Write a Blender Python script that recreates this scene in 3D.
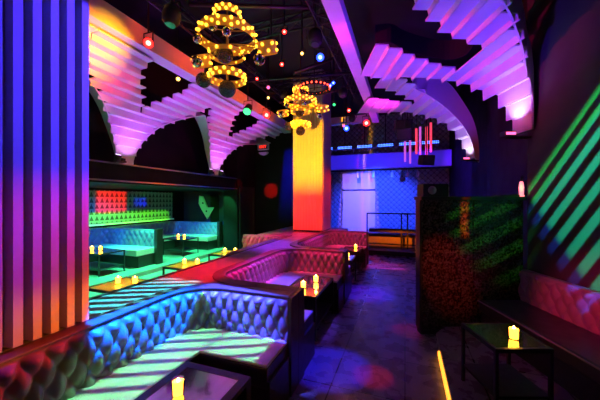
import bpy, bmesh, math, random
from mathutils import Vector, Matrix
random.seed(7)
C = bpy.context.scene
for o in list(bpy.data.objects):
    bpy.data.objects.remove(o, do_unlink=True)
col = C.collection
R = math.radians
YAW = math.atan(105/285)
cs, sn = math.cos(YAW), math.sin(YAW)
def W(u, D, z=0.0):            # frame of the right-hand wall, which is turned against the aisle
    return Vector((u*cs-D*sn, u*sn+D*cs, z))

# ---------------- camera
cam = bpy.data.objects.new('camera', bpy.data.cameras.new('camera'))
col.objects.link(cam); C.camera = cam
cam.location = (0, 0, 1.6); cam.rotation_euler = (R(90), 0, YAW)
cam.data.sensor_width = 36; cam.data.lens = 36*285/600
cam.data.clip_start = .02; cam.data.clip_end = 60
# ---------------- world, exposure
w = bpy.data.worlds.new('dim_world'); C.world = w; w.use_nodes = True
w.node_tree.nodes['Background'].inputs[0].default_value = (.35, .25, .5, 1)
w.node_tree.nodes['Background'].inputs[1].default_value = .001
vs = C.view_settings
vs.view_transform = 'Standard'; vs.look = 'None'; vs.gamma = 1; vs.use_curve_mapping = False
vs.exposure = 0.0
C.cycles.diffuse_bounces = 2

# ---------------- lights
BLUE=(.03,.05,1); VIOLET=(.28,.07,1); PURPLE=(.5,.06,1); MAGENTA=(1,.04,.55); RED=(1,.01,.01)
ORANGE=(1,.2,.01); AMBER=(1,.42,.02); GREEN=(.05,1,.25); MINT=(.2,1,.55); CYAN=(.03,.5,1); LIME=(.12,1,.02)
def gobo_nodes(L, loc, target, gobo, up=Vector((0,0,1))):
    f = (Vector(target)-Vector(loc)).normalized()
    r = f.cross(up).normalized(); u = r.cross(f).normalized()
    L.use_nodes = True
    nt = L.node_tree; N = nt.nodes; K = nt.links
    em = next(n for n in N if n.type == 'EMISSION')
    geo = N.new('ShaderNodeNewGeometry')
    def dot(v):
        n = N.new('ShaderNodeVectorMath'); n.operation = 'DOT_PRODUCT'
        K.new(geo.outputs['Incoming'], n.inputs[0]); n.inputs[1].default_value = v; return n.outputs['Value']
    def m(op, a, b=None, c=None):
        n = N.new('ShaderNodeMath'); n.operation = op
        for i, x in enumerate((a, b, c)):
            if x is None: continue
            if isinstance(x, (int, float)): n.inputs[i].default_value = x
            else: K.new(x, n.inputs[i])
        return n.outputs[0]
    F = dot(f)
    a = m('DIVIDE', dot(r), F); b = m('DIVIDE', dot(u), F)
    K.new(gobo(m, a, b), em.inputs['Strength'])
def smooth(m, x, e0, e1):
    n = m('DIVIDE', m('SUBTRACT', x, e0), e1-e0)
    return m('MINIMUM', m('MAXIMUM', n, 0.0), 1.0)
def rect(a0, a1, b0, b1, s=.01):
    def g(m, a, b):
        x = m('MULTIPLY', smooth(m, a, a0-s, a0+s), smooth(m, a, a1+s, a1-s))
        y = m('MULTIPLY', smooth(m, b, b0-s, b0+s), smooth(m, b, b1+s, b1-s))
        return m('MULTIPLY', x, y)
    return g
def stripes(ang, freq, win=None, duty=0.0, phase=0.0, soft=.35):
    ca, sa = math.cos(ang), math.sin(ang)
    def g(m, a, b):
        t = m('ADD', m('MULTIPLY', a, -sa), m('MULTIPLY', b, ca))
        l = m('ADD', m('MULTIPLY', a, ca), m('MULTIPLY', b, sa))
        v = smooth(m, m('SINE', m('ADD', m('MULTIPLY', t, freq), phase)), duty-soft, duty+soft)
        if win:
            t0, t1, l0, l1 = win
            v = m('MULTIPLY', v, m('MULTIPLY', smooth(m, t, t0-.01, t0+.01), smooth(m, t, t1+.01, t1-.01)))
            v = m('MULTIPLY', v, m('MULTIPLY', smooth(m, l, l0-.01, l0+.01), smooth(m, l, l1+.01, l1-.01)))
        return v
    return g
def dapple(freq, duty=.3):
    def g(m, a, b):
        s1 = m('SINE', m('ADD', m('MULTIPLY', a, freq), m('MULTIPLY', b, freq*.6)))
        s2 = m('SINE', m('SUBTRACT', m('MULTIPLY', a, freq*.5), m('MULTIPLY', b, freq*.9)))
        return smooth(m, m('MULTIPLY', s1, s2), duty-.25, duty+.25)
    return g
def spot(loc, target, color, power, size=40, blend=.5, radius=.01, gobo=None, shut=None):
    L = bpy.data.lights.new('spot_beam', 'SPOT')
    L.color = color; L.energy = power; L.spot_size = R(size); L.spot_blend = blend; L.shadow_soft_size = radius
    o = bpy.data.objects.new('spot_beam', L); col.objects.link(o)
    o.location = loc
    o.rotation_euler = (Vector(target)-Vector(loc)).to_track_quat('-Z', 'Y').to_euler()
    if shut:       # framing shutters: the beam is cut to the frame of the given points; softness left, right, bottom, top
        f = (Vector(target)-Vector(loc)).normalized(); r = f.cross(Vector((0,0,1))).normalized(); u = r.cross(f)
        A = []; B = []
        for p in shut[0]:
            d = Vector(p)-Vector(loc); A.append(d.dot(r)/d.dot(f)); B.append(d.dot(u)/d.dot(f))
        a0, a1, b0, b1 = min(A), max(A), min(B), max(B); s0, s1, s2, s3 = shut[1:]
        inner = gobo
        def gobo(m, a, b):
            x = m('MULTIPLY', smooth(m, a, a0, a0+s0), smooth(m, a, a1, a1-s1))
            y = m('MULTIPLY', smooth(m, b, b0, b0+s2), smooth(m, b, b1, b1-s3))
            v = m('MULTIPLY', x, y)
            return m('MULTIPLY', v, inner(m, a, b)) if inner else v
    if gobo: gobo_nodes(L, loc, target, gobo)
    return o
def point(loc, color, power, radius=.02):
    L = bpy.data.lights.new('glow', 'POINT'); L.color = color; L.energy = power; L.shadow_soft_size = radius
    o = bpy.data.objects.new('glow', L); col.objects.link(o); o.location = loc
    return o

# near pillar: blue wash with a hard top edge, red lower, amber at the foot
PC = [(-1.95,0,0),(-1.95,1.27,0)]
def on_pillar(z0, z1): return [(-1.95,.1,z0),(-1.95,1.30,z0),(-1.95,.1,z1),(-1.95,1.30,z1)]
spot((-1.25, 2.6, 3.1), (-1.95, .95, 1.95), (.055,.024,1), 1250, 100, .2, shut=(on_pillar(1.22,2.72), .03, .03, .17, .03))
spot((-.9, 2.5, 1.9), (-1.95, .85, .95), (1,.002,.004), 230, 80, .2, shut=(on_pillar(.80,1.75), .03, .03, .02, .14))
spot((-1.2, 2.3, 1.0), (-1.95, .85, .95), (1,.20,.001), 190, 80, .2, shut=(on_pillar(.82,1.12), .03, .03, .02, .10))
# arches, left
for yp in (3.78, 6.38):
    spot((-4.45, yp, 2.3), (-4.72, yp, 2.75), (.75,.25,1), 16, 90, .9)
    spot((-4.30, yp, 2.2), (-4.35, yp, 3.5), (.34,.012,1), 42, 110, .8)
spot((-2.9, 4.4, 2.7), (-4.3, 4.6, 3.3), (.40,.005,1), 50, 80, .8)
spot((-2.2, 5.4, 2.5), (-4.2, 6.4, 3.4), (1,.004,.5), 90, 60, .8)
spot((-2.6, 7.0, 3.0), (-3.9, 7.6, 3.6), (1,.01,.15), 70, 60, .8)
spot((-2.3, 2.6, 3.2), (-3.9, 2.55, 3.62), (1,.36,.001), 420, 40, 1)
spot((-2.3, 2.4, 3.0), (-4.1, 2.75, 3.35), (1,.015,.03), 180, 26, 1)
spot((-2.6, 3.6, 2.8), (-4.1, 3.1, 3.30), (1,.02,.30), 90, 30, .6)
spot((-2.7, 2.2, 2.9), (-4.35, 3.0, 3.05), (.01,.7,.9), 50, 14, .6)
for y in (2.6, 4.0, 5.4, 6.8):
    spot((-2.5, y, 4.1), (-3.48, y, 4.02), (1,.055,.001), 42, 80, .9)
    spot((-3.6, y, 2.9), (-3.6, y, 3.78), (.42,.001,1), 18, 110, .8)
# arches, right
spot(W(2.45,3.42,2.5), W(2.62,3.4,2.9), (.8,.55,1), 12, 100, .9)
spot(W(1.7,3.5,1.9), W(1.75,3.6,3.5), (.10,.012,1), 150, 120, .8)  # unseen spot without a fixture, added below to turn the soffits blue
spot(W(-.5,3.8,3.52), W(1.8, 3.9, 3.45), (1,.002,.16), 200, 52, .5)
spot(W(.9,3.0,2.6), W(1.2,4.2,3.7), (.13,.012,1), 60, 80, .8)
spot(W(3.15,5.6,2.4), W(3.3,5.6,2.75), (.8,.6,1), 14, 90, .9)
spot(W(2.2,5.0,2.3), W(2.7,5.55,3.4), (.20,.025,1), 75, 90, .8)
spot((-.5, 6.2, 3.2), W(1.8, 6.2, 3.7), (1,.01,.6), 90, 70, .8)
for y in (2.2, 3.6, 5.0, 6.4, 7.8):
    spot((-1.5, y, 3.5), (-.88, y, 3.92), (1,.005,.5), 9, 110, .8)
    spot((-.79, y, 3.0), (-.79, y, 3.83), (.62,.005,.9), 15, 110, .8)
    spot((-.2, y, 3.5), (-.69, y, 3.92), (.08,.01,1), 7, 110, .8)
# middle pillar
PF = lambda z0, z1: [(-2.75,6.93,z0),(-1.92,6.93,z0),(-2.75,6.93,z1),(-1.92,6.93,z1)]
spot((-2.2, 4.9, 2.6), (-2.33, 6.9, 2.9), (1,.36,.001), 950, 100, .2, shut=(PF(1.7,4.6), .02, .02, .25, .02))
spot((-2.1, 4.6, 1.6), (-2.33, 6.9, 1.2), (1,.02,.012), 760, 100, .2, shut=(PF(.8,2.9), .02, .02, .02, .3))
spot((-.9, 7.6, 2.2), (-1.94, 7.4, 1.8), (1,.01,.02), 60, 80, .8)
# booths
SG = stripes(R(27), 165, duty=-.45, soft=.3)
SL_, ST_ = (-1.45, 2.12, 4.1), (-1.45, 1.62, .45)
spot(SL_, ST_, (.17,1,.30), 1150, 60, .1, gobo=SG, shut=([(-1.83,1.0,.45),(-1.46,1.0,.45),(-1.83,2.16,.45),(-1.46,2.16,.45)], .01,.002,.01,.01))
spot(SL_, ST_, (.17,1,.30), 1150, 60, .1, gobo=SG, shut=([(-1.46,1.77,.45),(-1.0,1.77,.45),(-1.46,2.16,.45),(-1.0,2.16,.45)], .002,.01,.005,.01))
spot(SL_, ST_, (.8,.005,.4), 150, 60, .1, shut=([(-1.83,1.0,.45),(-.9,1.0,.45),(-1.83,2.16,.45),(-.9,2.16,.45)], .01,.01,.01,.01))
spot(SL_, ST_, (.05,.75,.75), 3000, 60, .1, gobo=stripes(R(27), 170, duty=.1, soft=.2), shut=([(-2.40,1.3,.79),(-1.9,1.3,.79),(-2.4,2.35,.79),(-1.9,2.35,.79)], .01,.01,.01,.04))
spot((-1.32, 1.65, 2.6), (-1.87, 1.7, .66), (.004,.12,1), 5500, 130, .2, shut=([(-1.87,1.24,.44),(-1.87,2.15,.44),(-1.87,1.24,.84),(-1.87,2.15,.84)], .01, .1, .01, .01))
spot((-1.35, 1.66, 2.6), (-1.3, 2.18, .66), (.05,.07,1), 4200, 130, .2, shut=([(-1.80,2.18,.44),(-.87,2.18,.44),(-1.80,2.18,.84),(-.87,2.18,.84)], .06, .2, .01, .01))
spot((-.3, 1.5, 2.6), (-1.0, 2.2, .65), (1,.01,.35), 30, 18, .8)
spot((-1.2, 3.5, 3.0), (-1.35, 4.36, .60), (1,.012,.10), 800, 110, .2, shut=([(-1.75,4.36,.2),(-.85,4.36,.2),(-1.75,4.36,.80),(-.85,4.36,.80)],.1,.05,.05,.01))
spot((-1.1, 3.4, 2.6), (-1.87, 3.3, .6), (.8,.01,.45), 520, 100, .2, shut=([(-1.87,2.5,.2),(-1.87,4.3,.2),(-1.87,2.5,.80),(-1.87,4.3,.80)],.1,.1,.05,.01))
spot((-1.0, 6.0, 3.2), (-1.3, 7.2, .6), (1,.012,.12), 600, 34, .7)
spot((-.5, 6.0, 1.9), (-1.87, 5.9, .65), (.9,.01,.30), 260, 50, .7)
spot((-1.35, 3.4, 3.7), (-1.45, 3.4, .4), (.14,.05,1), 1100, 24, .6)
spot((-3.6, 4.2, 2.2), (-2.9, 5.75, .7), (1,.01,.18), 420, 34, .7)
# catwalk
spot((-1.5, 2.2, 3.7), (-2.2, 2.75, .79), (1,.002,.004), 1100, 26, .8)
spot((-2.0, 5.2, 3.7), (-2.2, 4.7, .79), (.24,.02,1), 1000, 30, .9)
spot((-2.6, 6.0, 3.7), (-2.6, 6.4, .79), (1,.006,.003), 420, 34, .8)
# aisle
spot((-.5, 3.6, 3.8), (-.66, 2.68, 0), (.012,.012,1), 1700, 12, .6)
spot((-.1, 3.6, 3.8), (-.27, 2.66, 0), (1,.003,.05), 500, 6, .6)
spot((-.4, 6.0, 3.8), (-.62, 5.0, 0), (.07,.01,1), 1900, 16, .9)
spot((-.3, 7.0, 3.8), (-.45, 6.0, 0), (.16,.01,1), 1700, 20, .9)
spot((-.3, 8.0, 3.8), (-.35, 7.1, 0), (.9,.02,.5), 1500, 14, .7, gobo=stripes(R(5), 60))
spot((-.2, 4.4, 3.6), (.05, 3.75, 0), (1,.01,.01), 260, 8, .8)
# right wall and banquette
spot(W(0,2.6,3.4), W(2.68,2.8,1.6), (.02,1,.16), 2300, 60, .35, gobo=stripes(R(46), 138, win=(-.2,.15,-.10,.6), duty=.05, soft=.2))
spot(W(0,2.62,3.4), W(2.68,2.8,1.6), (.005,.10,1), 850, 60, .35, gobo=stripes(R(46), 138, win=(-.24,.1,-.14,.6), duty=.05, soft=.2))
spot(W(.6,1.6,1.6), W(2.6,2.5,.66), (1,.004,.12), 150, 28, .7)
spot(W(1.9,1.2,2.6), W(2.0,2.5,.45), (1,.02,.01), 14, 20, .7)
# glass partition: spots added to stand in for its coloured reflections
spot(W(1.0,1.6,2.7), W(1.75,3.4,.75), (1,.03,.002), 260, 16, .8)
spot(W(1.2,1.4,3.0), W(2.25,3.4,1.35), (.06,.8,.01), 260, 22, .6, gobo=stripes(R(38), 110, duty=.1))
spot(W(1.3,1.4,2.2), W(2.0,3.4,1.40), (1,.08,.002), 700, 20, .2, gobo=rect(-.032,.0,-.10,.10))  # added narrow beam, imitates an orange strip of reflection
# lounge
for y, e in ((3.0, 330), (4.8, 380), (6.6, 330)):
    spot((-5.3, y, 1.88), (-5.5, y+.1, .1), (.04,1,.36), e*1.5, 96, .8)
spot((-5.1, 6.9, 1.85), (-5.3, 8.1, .8), (.04,1,.22), 70, 60, .3)
for y in (3.0, 4.2, 5.4):
    spot((-3.9, y, 3.2), (-4.2, y+.4, 0), (.04,1,.30), 210, 60, .6)
spot((-5.6, 3.6, 1.3), (-7.1, 4.6, .72), (.004,.16,1), 260, 60, .5)
spot((-5.9, 4.0, 1.3), (-6.1, 5.1, .75), (.004,.16,1), 90, 70, .5)
spot((-5.9, 6.2, 1.3), (-6.2, 7.5, .70), (.004,.18,1), 160, 74, .5, shut=([(-7.2,7.5,.5),(-5.4,7.5,.5),(-7.2,7.5,.95),(-5.4,7.5,.95)],.02,.02,.02,.02))
GP, GT = (-4.95, 5.6, 1.82), (-7.33, 5.6, 1.4)
spot(GP, GT, (1,.002,.002), 950, 110, .1, gobo=rect(-.26,.09,-.06,.18))
spot(GP, GT, (.005,.005,1), 620, 110, .1, gobo=rect(.19,.37,0,.11))
spot(GP, GT, (.14,1,.002), 1000, 110, .1, gobo=rect(-.42,.70,-.215,-.05))
# far end
spot((-.8, 9.0, 2.5), (-1.0, 11.4, 1.3), (.015,.05,1), 1200, 80, .7)
spot((-1.4, 8.4, 2.6), (-1.72, 11.4, 1.5), (.36,.16,1), 420, 60, .3, gobo=rect(-.225,.225,-.4,.40))
spot((-1.0, 8.3, 2.4), (-1.1, 10.6, 3.05), (.02,.01,1), 330, 110, .2, shut=([(-2.95,10.6,2.74),(1.45,10.6,2.74),(-2.95,10.6,3.28),(1.45,10.6,3.28)],.02,.02,.02,.02))
spot((-.2, 8.2, 1.0), (-.2, 9.5, .3), (1,.14,.002), 260, 100, .7, shut=([(-1.3,9.5,.12),(1.0,9.5,.12),(-1.3,9.5,.5),(1.0,9.5,.5)],.1,.1,.03,.02))
spot((.0, 8.0, 2.6), (1.5, 9.4, 2.3), (.08,.004,1), 420, 90, .9, shut=([(1.55,8.3,1.2),(1.55,11.4,1.2),(1.55,8.3,3.6),(1.55,11.4,3.6)],.06,.06,.2,.1))
spot((-4.0, 7.2, 2.1), (-4.2, 8.6, 1.92), (1,.003,.002), 700, 22, .5)
spot((-3.4, 7.4, 2.6), (-3.4, 8.6, 2.2), (.005,.004,1), 500, 100, .2, shut=([(-3.72,8.6,.8),(-3.1,8.6,.8),(-3.72,8.6,3.4),(-3.1,8.6,3.4)],.1,.1,.4,.3))
spot((-4.3, 7.6, 2.4), (-4.8, 7.6, 2.05), (1,.02,.01), 14, 40, .8)

# ---------------- materials
def mat(name, color, rough=.5, metal=0, spec=.5, emit=None, estr=0, coat=0, noise=0, nscale=12, bump=0, bscale=40, trans=0, vary=None):
    m = bpy.data.materials.new(name); m.use_nodes = True
    N = m.node_tree.nodes; K = m.node_tree.links; b = N['Principled BSDF']
    b.inputs['Base Color'].default_value = (*color, 1)
    b.inputs['Roughness'].default_value = rough; b.inputs['Metallic'].default_value = metal
    b.inputs['Specular IOR Level'].default_value = spec
    b.inputs['Coat Weight'].default_value = coat; b.inputs['Transmission Weight'].default_value = trans
    if emit: b.inputs['Emission Color'].default_value = (*emit, 1); b.inputs['Emission Strength'].default_value = estr
    if noise:
        tc = N.new('ShaderNodeTexCoord'); n = N.new('ShaderNodeTexNoise'); n.inputs['Scale'].default_value = nscale
        n.inputs['Detail'].default_value = 5
        K.new(tc.outputs['Object'], n.inputs['Vector'])
        mx = N.new('ShaderNodeMix'); mx.data_type = 'RGBA'
        v2 = vary or tuple(c*(1-noise) for c in color)
        mx.inputs[6].default_value = (*color, 1); mx.inputs[7].default_value = (*v2, 1)
        K.new(n.outputs['Fac'], mx.inputs[0]); K.new(mx.outputs[2], b.inputs['Base Color'])
        mr = N.new('ShaderNodeMapRange'); mr.inputs[3].default_value = max(.02, rough-.1); mr.inputs[4].default_value = min(1, rough+.15)
        K.new(n.outputs['Fac'], mr.inputs[0]); K.new(mr.outputs[0], b.inputs['Roughness'])
    if bump:
        tc = N.new('ShaderNodeTexCoord'); n = N.new('ShaderNodeTexNoise'); n.inputs['Scale'].default_value = bscale
        n.inputs['Detail'].default_value = 4
        K.new(tc.outputs['Object'], n.inputs['Vector'])
        bp = N.new('ShaderNodeBump'); bp.inputs['Strength'].default_value = bump; bp.inputs['Distance'].default_value = .01
        K.new(n.outputs['Fac'], bp.inputs['Height']); K.new(bp.outputs[0], b.inputs['Normal'])
    return m
M = {}
M['plaster'] = mat('painted_plaster', (.72,.70,.72), .6, noise=.12, nscale=6)
M['pillar'] = mat('white_ribbed_panel', (.36,.35,.36), .6, noise=.1, nscale=5)
M['dark_wall'] = mat('dark_wall_paint', (.014,.011,.013), .7, spec=.15, noise=.4, nscale=3, bump=.1)
M['stripe_wall'] = mat('charcoal_wall_paint', (.06,.056,.06), .65, spec=.3, noise=.25, nscale=5, bump=.15)
M['ceiling'] = mat('black_ceiling_paint', (.012,.011,.013), .8, noise=.5, nscale=2)
M['leather'] = mat('grey_leather', (.20,.18,.20), .36, spec=.5, noise=.15, nscale=9, bump=.12, bscale=90)
M['dark_leather'] = mat('dark_leather', (.055,.045,.05), .4, noise=.2, nscale=9, bump=.12, bscale=90)
M['wine_leather'] = mat('plum_leather', (.26,.18,.22), .42, noise=.2, nscale=9, bump=.12, bscale=90)
M['seat'] = mat('pale_seat_leather', (.62,.58,.60), .4, noise=.12, nscale=8, bump=.08, bscale=60)
M['seat_dark'] = mat('black_seat_leather', (.03,.025,.028), .35, noise=.3, nscale=9, bump=.1, bscale=60)
M['wood'] = mat('dark_stained_wood', (.03,.018,.015), .35, noise=.5, nscale=14, bump=.1)
M['ledge'] = mat('brown_lacquered_wood', (.13,.085,.08), .45, noise=.15, nscale=10)
M['deck'] = mat('worn_lacquered_deck', (.42,.33,.36), .35, noise=.45, nscale=4, bump=.15, bscale=18)
M['black'] = mat('black_powder_coat', (.012,.012,.013), .35, noise=.3, nscale=20)
M['matte_black'] = mat('matte_black_plastic', (.02,.02,.022), .6, noise=.3, nscale=20)
M['steel'] = mat('brushed_steel', (.5,.48,.48), .3, metal=1, noise=.2, nscale=30)
M['pipe'] = mat('dull_bronze_pipe', (.20,.15,.08), .45, metal=.8, noise=.4, nscale=14)
M['glass_top'] = mat('smoked_mirror_glass', (.42,.40,.42), .05, metal=.95, spec=.8, coat=1, noise=.1, nscale=3)
M['candle_glow_top'] = mat('candle_glow_tinted_glass', (.75,.55,.10), .35, metal=.1, coat=.6, noise=.15, nscale=5)  # reflected candlelight on the table tops is painted into this amber colour
M['mirror'] = mat('mirror_tile', (.7,.7,.75), .08, metal=1, noise=.1, nscale=50)
M['bulb'] = mat('warm_bulb', (1,.8,.4), .3, emit=(1,.42,.02), estr=5.5, noise=.05)
M['bulb_band'] = mat('warm_lit_band', (.9,.6,.2), .35, metal=.3, emit=(1,.30,.01), estr=.12, noise=.05)
M['bulb_red'] = mat('red_bulb', (1,.2,.1), .3, emit=(1,.05,.02), estr=7, noise=.05)
M['flame'] = mat('candle_flame', (1,.8,.4), .5, emit=(1,.62,.16), estr=22, noise=.02)
M['wax'] = mat('lit_wax', (1,.75,.4), .5, emit=(1,.42,.03), estr=9, noise=.05)
M['brass'] = mat('brass_trim', (.7,.45,.15), .3, metal=1, noise=.2)
M['led_amber'] = mat('amber_led_strip', (1,.5,.1), .4, emit=(1,.36,.03), estr=2.2, noise=.02)
M['led_blue'] = mat('blue_led', (.2,.3,1), .4, emit=(.05,.14,1), estr=7, noise=.02)
M['deco'] = mat('pale_green_paint', (.5,.75,.4), .5, noise=.2)
M['screen'] = mat('projection_screen', (.8,.78,.82), .7, noise=.08, nscale=9)
M['white_tube'] = mat('frosted_tube', (.8,.7,.8), .3, emit=(.75,.12,.9), estr=.7, noise=.05)
M['red_tube'] = mat('red_frosted_tube', (.9,.3,.3), .3, emit=(1,.05,.12), estr=1.1, noise=.05)
def lens(name, c, s):
    s *= .35; return mat('lens_'+name, c, .3, emit=c, estr=s, noise=.02)
M['l_red'] = lens('red', (1,.012,.01), 18); M['l_blue'] = lens('blue', (.012,.04,1), 22); M['l_green'] = lens('green', (.05,1,.2), 5)
M['l_amber'] = lens('amber', (1,.55,.1), 9); M['l_violet'] = lens('violet', (.75,.45,1), 14); M['l_pink'] = lens('pink', (1,.1,.3), 8)
M['core_red'] = mat('core_red', (1,.6,.5), .3, emit=(1,.5,.35), estr=3, noise=.02); M['core_blue'] = mat('core_blue', (.6,.8,1), .3, emit=(.35,.6,1), estr=3, noise=.02); M['core_amber'] = mat('core_amber', (1,.9,.6), .3, emit=(1,.8,.4), estr=3, noise=.02)
M['l_off'] = mat('unlit_lens', (.06,.07,.1), .08, noise=.1)

def node_mat(name, fn, rough=.5, metal=0, coat=0):
    m = bpy.data.materials.new(name); m.use_nodes = True
    b = m.node_tree.nodes['Principled BSDF']; b.inputs['Roughness'].default_value = rough
    b.inputs['Metallic'].default_value = metal; b.inputs['Coat Weight'].default_value = coat
    fn(m.node_tree.nodes, m.node_tree.links, b); return m
def floor_fn(N, K, b):
    tc = N.new('ShaderNodeTexCoord'); br = N.new('ShaderNodeTexBrick')
    br.offset = 0; br.inputs['Scale'].default_value = 1; br.inputs['Brick Width'].default_value = .6; br.inputs['Row Height'].default_value = .6
    br.inputs['Mortar Size'].default_value = .006
    br.inputs['Color1'].default_value = (.26,.22,.24,1); br.inputs['Color2'].default_value = (.19,.16,.18,1); br.inputs['Mortar'].default_value = (.008,.008,.008,1)
    K.new(tc.outputs['Object'], br.inputs['Vector'])
    n = N.new('ShaderNodeTexNoise'); n.inputs['Scale'].default_value = 6; n.inputs['Detail'].default_value = 6
    K.new(tc.outputs['Object'], n.inputs['Vector'])
    mx = N.new('ShaderNodeMix'); mx.data_type = 'RGBA'; mx.blend_type = 'MULTIPLY'; mx.inputs[0].default_value = .7
    K.new(br.outputs['Color'], mx.inputs[6]); K.new(n.outputs['Fac'], mx.inputs[7]); K.new(mx.outputs[2], b.inputs['Base Color'])
    mr = N.new('ShaderNodeMapRange'); mr.inputs[3].default_value = .12; mr.inputs[4].default_value = .45
    K.new(n.outputs['Fac'], mr.inputs[0]); K.new(mr.outputs[0], b.inputs['Roughness'])
    wv = N.new('ShaderNodeTexWave'); wv.inputs['Scale'].default_value = 22; wv.inputs['Distortion'].default_value = .6
    K.new(tc.outputs['Object'], wv.inputs['Vector'])
    bp = N.new('ShaderNodeBump'); bp.inputs['Strength'].default_value = .25; bp.inputs['Distance'].default_value = .004
    K.new(wv.outputs['Fac'], bp.inputs['Height']); K.new(bp.outputs[0], b.inputs['Normal'])
M['floor'] = node_mat('dark_tiled_floor', floor_fn, .25)
def lounge_fn(N, K, b):
    tc = N.new('ShaderNodeTexCoord'); n = N.new('ShaderNodeTexNoise'); n.inputs['Scale'].default_value = 3; n.inputs['Detail'].default_value = 6
    K.new(tc.outputs['Object'], n.inputs['Vector'])
    r = N.new('ShaderNodeValToRGB'); r.color_ramp.elements[0].color = (.22,.22,.22,1); r.color_ramp.elements[1].color = (.5,.48,.46,1)
    K.new(n.outputs['Fac'], r.inputs[0]); K.new(r.outputs[0], b.inputs['Base Color'])
M['lounge_floor'] = node_mat('pale_lounge_floor', lounge_fn, .22)
def motif(su, sv, axis_u, dark, light):
    # rows of small triangles, printed on the panel
    def f(N, K, b):
        tc = N.new('ShaderNodeTexCoord'); sp = N.new('ShaderNodeSeparateXYZ'); K.new(tc.outputs['Object'], sp.inputs[0])
        def m(op, a, c=None):
            n = N.new('ShaderNodeMath'); n.operation = op
            for i, x in enumerate((a, c)):
                if x is None: continue
                if isinstance(x, (int, float)): n.inputs[i].default_value = x
                else: K.new(x, n.inputs[i])
            return n.outputs[0]
        fu = m('FRACT', m('MULTIPLY', sp.outputs[axis_u], su)); fv = m('FRACT', m('MULTIPLY', sp.outputs[2], sv))
        half = m('ABSOLUTE', m('SUBTRACT', fu, .5))
        tri = m('LESS_THAN', half, m('MULTIPLY', m('SUBTRACT', .92, fv), .5))
        line = m('GREATER_THAN', fv, .1)
        k = m('MULTIPLY', tri, line)
        mx = N.new('ShaderNodeMix'); mx.data_type = 'RGBA'
        mx.inputs[6].default_value = (*dark, 1); mx.inputs[7].default_value = (*light, 1)
        K.new(k, mx.inputs[0]); K.new(mx.outputs[2], b.inputs['Base Color'])
    return f
M['motif'] = node_mat('triangle_print_panel', motif(7.5, 6.6, 1, (.22,.22,.22), (.02,.02,.02)), .5)
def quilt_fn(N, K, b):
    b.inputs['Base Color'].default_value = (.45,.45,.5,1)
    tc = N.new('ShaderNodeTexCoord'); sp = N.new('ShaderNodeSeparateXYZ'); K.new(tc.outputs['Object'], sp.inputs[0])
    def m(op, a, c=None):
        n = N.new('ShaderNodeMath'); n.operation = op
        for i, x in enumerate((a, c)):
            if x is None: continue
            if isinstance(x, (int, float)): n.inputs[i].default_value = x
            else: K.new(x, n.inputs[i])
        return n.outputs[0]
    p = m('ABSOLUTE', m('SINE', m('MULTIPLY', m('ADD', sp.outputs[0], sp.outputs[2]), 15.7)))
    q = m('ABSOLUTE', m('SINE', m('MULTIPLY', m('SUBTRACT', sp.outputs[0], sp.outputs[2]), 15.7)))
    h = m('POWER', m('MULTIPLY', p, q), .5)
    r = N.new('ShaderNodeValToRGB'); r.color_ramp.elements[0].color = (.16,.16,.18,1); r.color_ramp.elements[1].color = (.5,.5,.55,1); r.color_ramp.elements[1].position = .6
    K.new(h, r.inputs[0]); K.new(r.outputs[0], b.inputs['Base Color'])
    bp = N.new('ShaderNodeBump'); bp.inputs['Strength'].default_value = .8; bp.inputs['Distance'].default_value = .05
    K.new(h, bp.inputs['Height']); K.new(bp.outputs[0], b.inputs['Normal'])
M['quilt'] = node_mat('quilted_vinyl_wall', quilt_fn, .4)
def part_fn(N, K, b):
    b.inputs['Base Color'].default_value = (.03,.03,.03,1)
    tc = N.new('ShaderNodeTexCoord'); v = N.new('ShaderNodeTexNoise'); v.inputs['Scale'].default_value = 48; v.inputs['Detail'].default_value = 3
    K.new(tc.outputs['Object'], v.inputs['Vector'])
    r = N.new('ShaderNodeValToRGB'); r.color_ramp.elements[0].color = (.006,.006,.006,1); r.color_ramp.elements[0].position = .4
    r.color_ramp.elements[1].color = (.10,.095,.09,1); r.color_ramp.elements[1].position = .66
    K.new(v.outputs['Fac'], r.inputs[0]); K.new(r.outputs[0], b.inputs['Base Color'])
    bp = N.new('ShaderNodeBump'); bp.inputs['Strength'].default_value = .3; bp.inputs['Distance'].default_value = .01
    K.new(v.outputs['Fac'], bp.inputs['Height']); K.new(bp.outputs[0], b.inputs['Normal'])
M['etched'] = node_mat('etched_black_glass', part_fn, .12)
def glass(name, tint):
    m = bpy.data.materials.new(name); m.use_nodes = True
    b = m.node_tree.nodes['Principled BSDF']
    b.inputs['Base Color'].default_value = (*tint, 1); b.inputs['Roughness'].default_value = .05
    b.inputs['Transmission Weight'].default_value = 1
    b.inputs['IOR'].default_value = 1.04
    return m
M['votive'] = glass('amber_votive_glass', (1,.9,.7))

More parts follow.
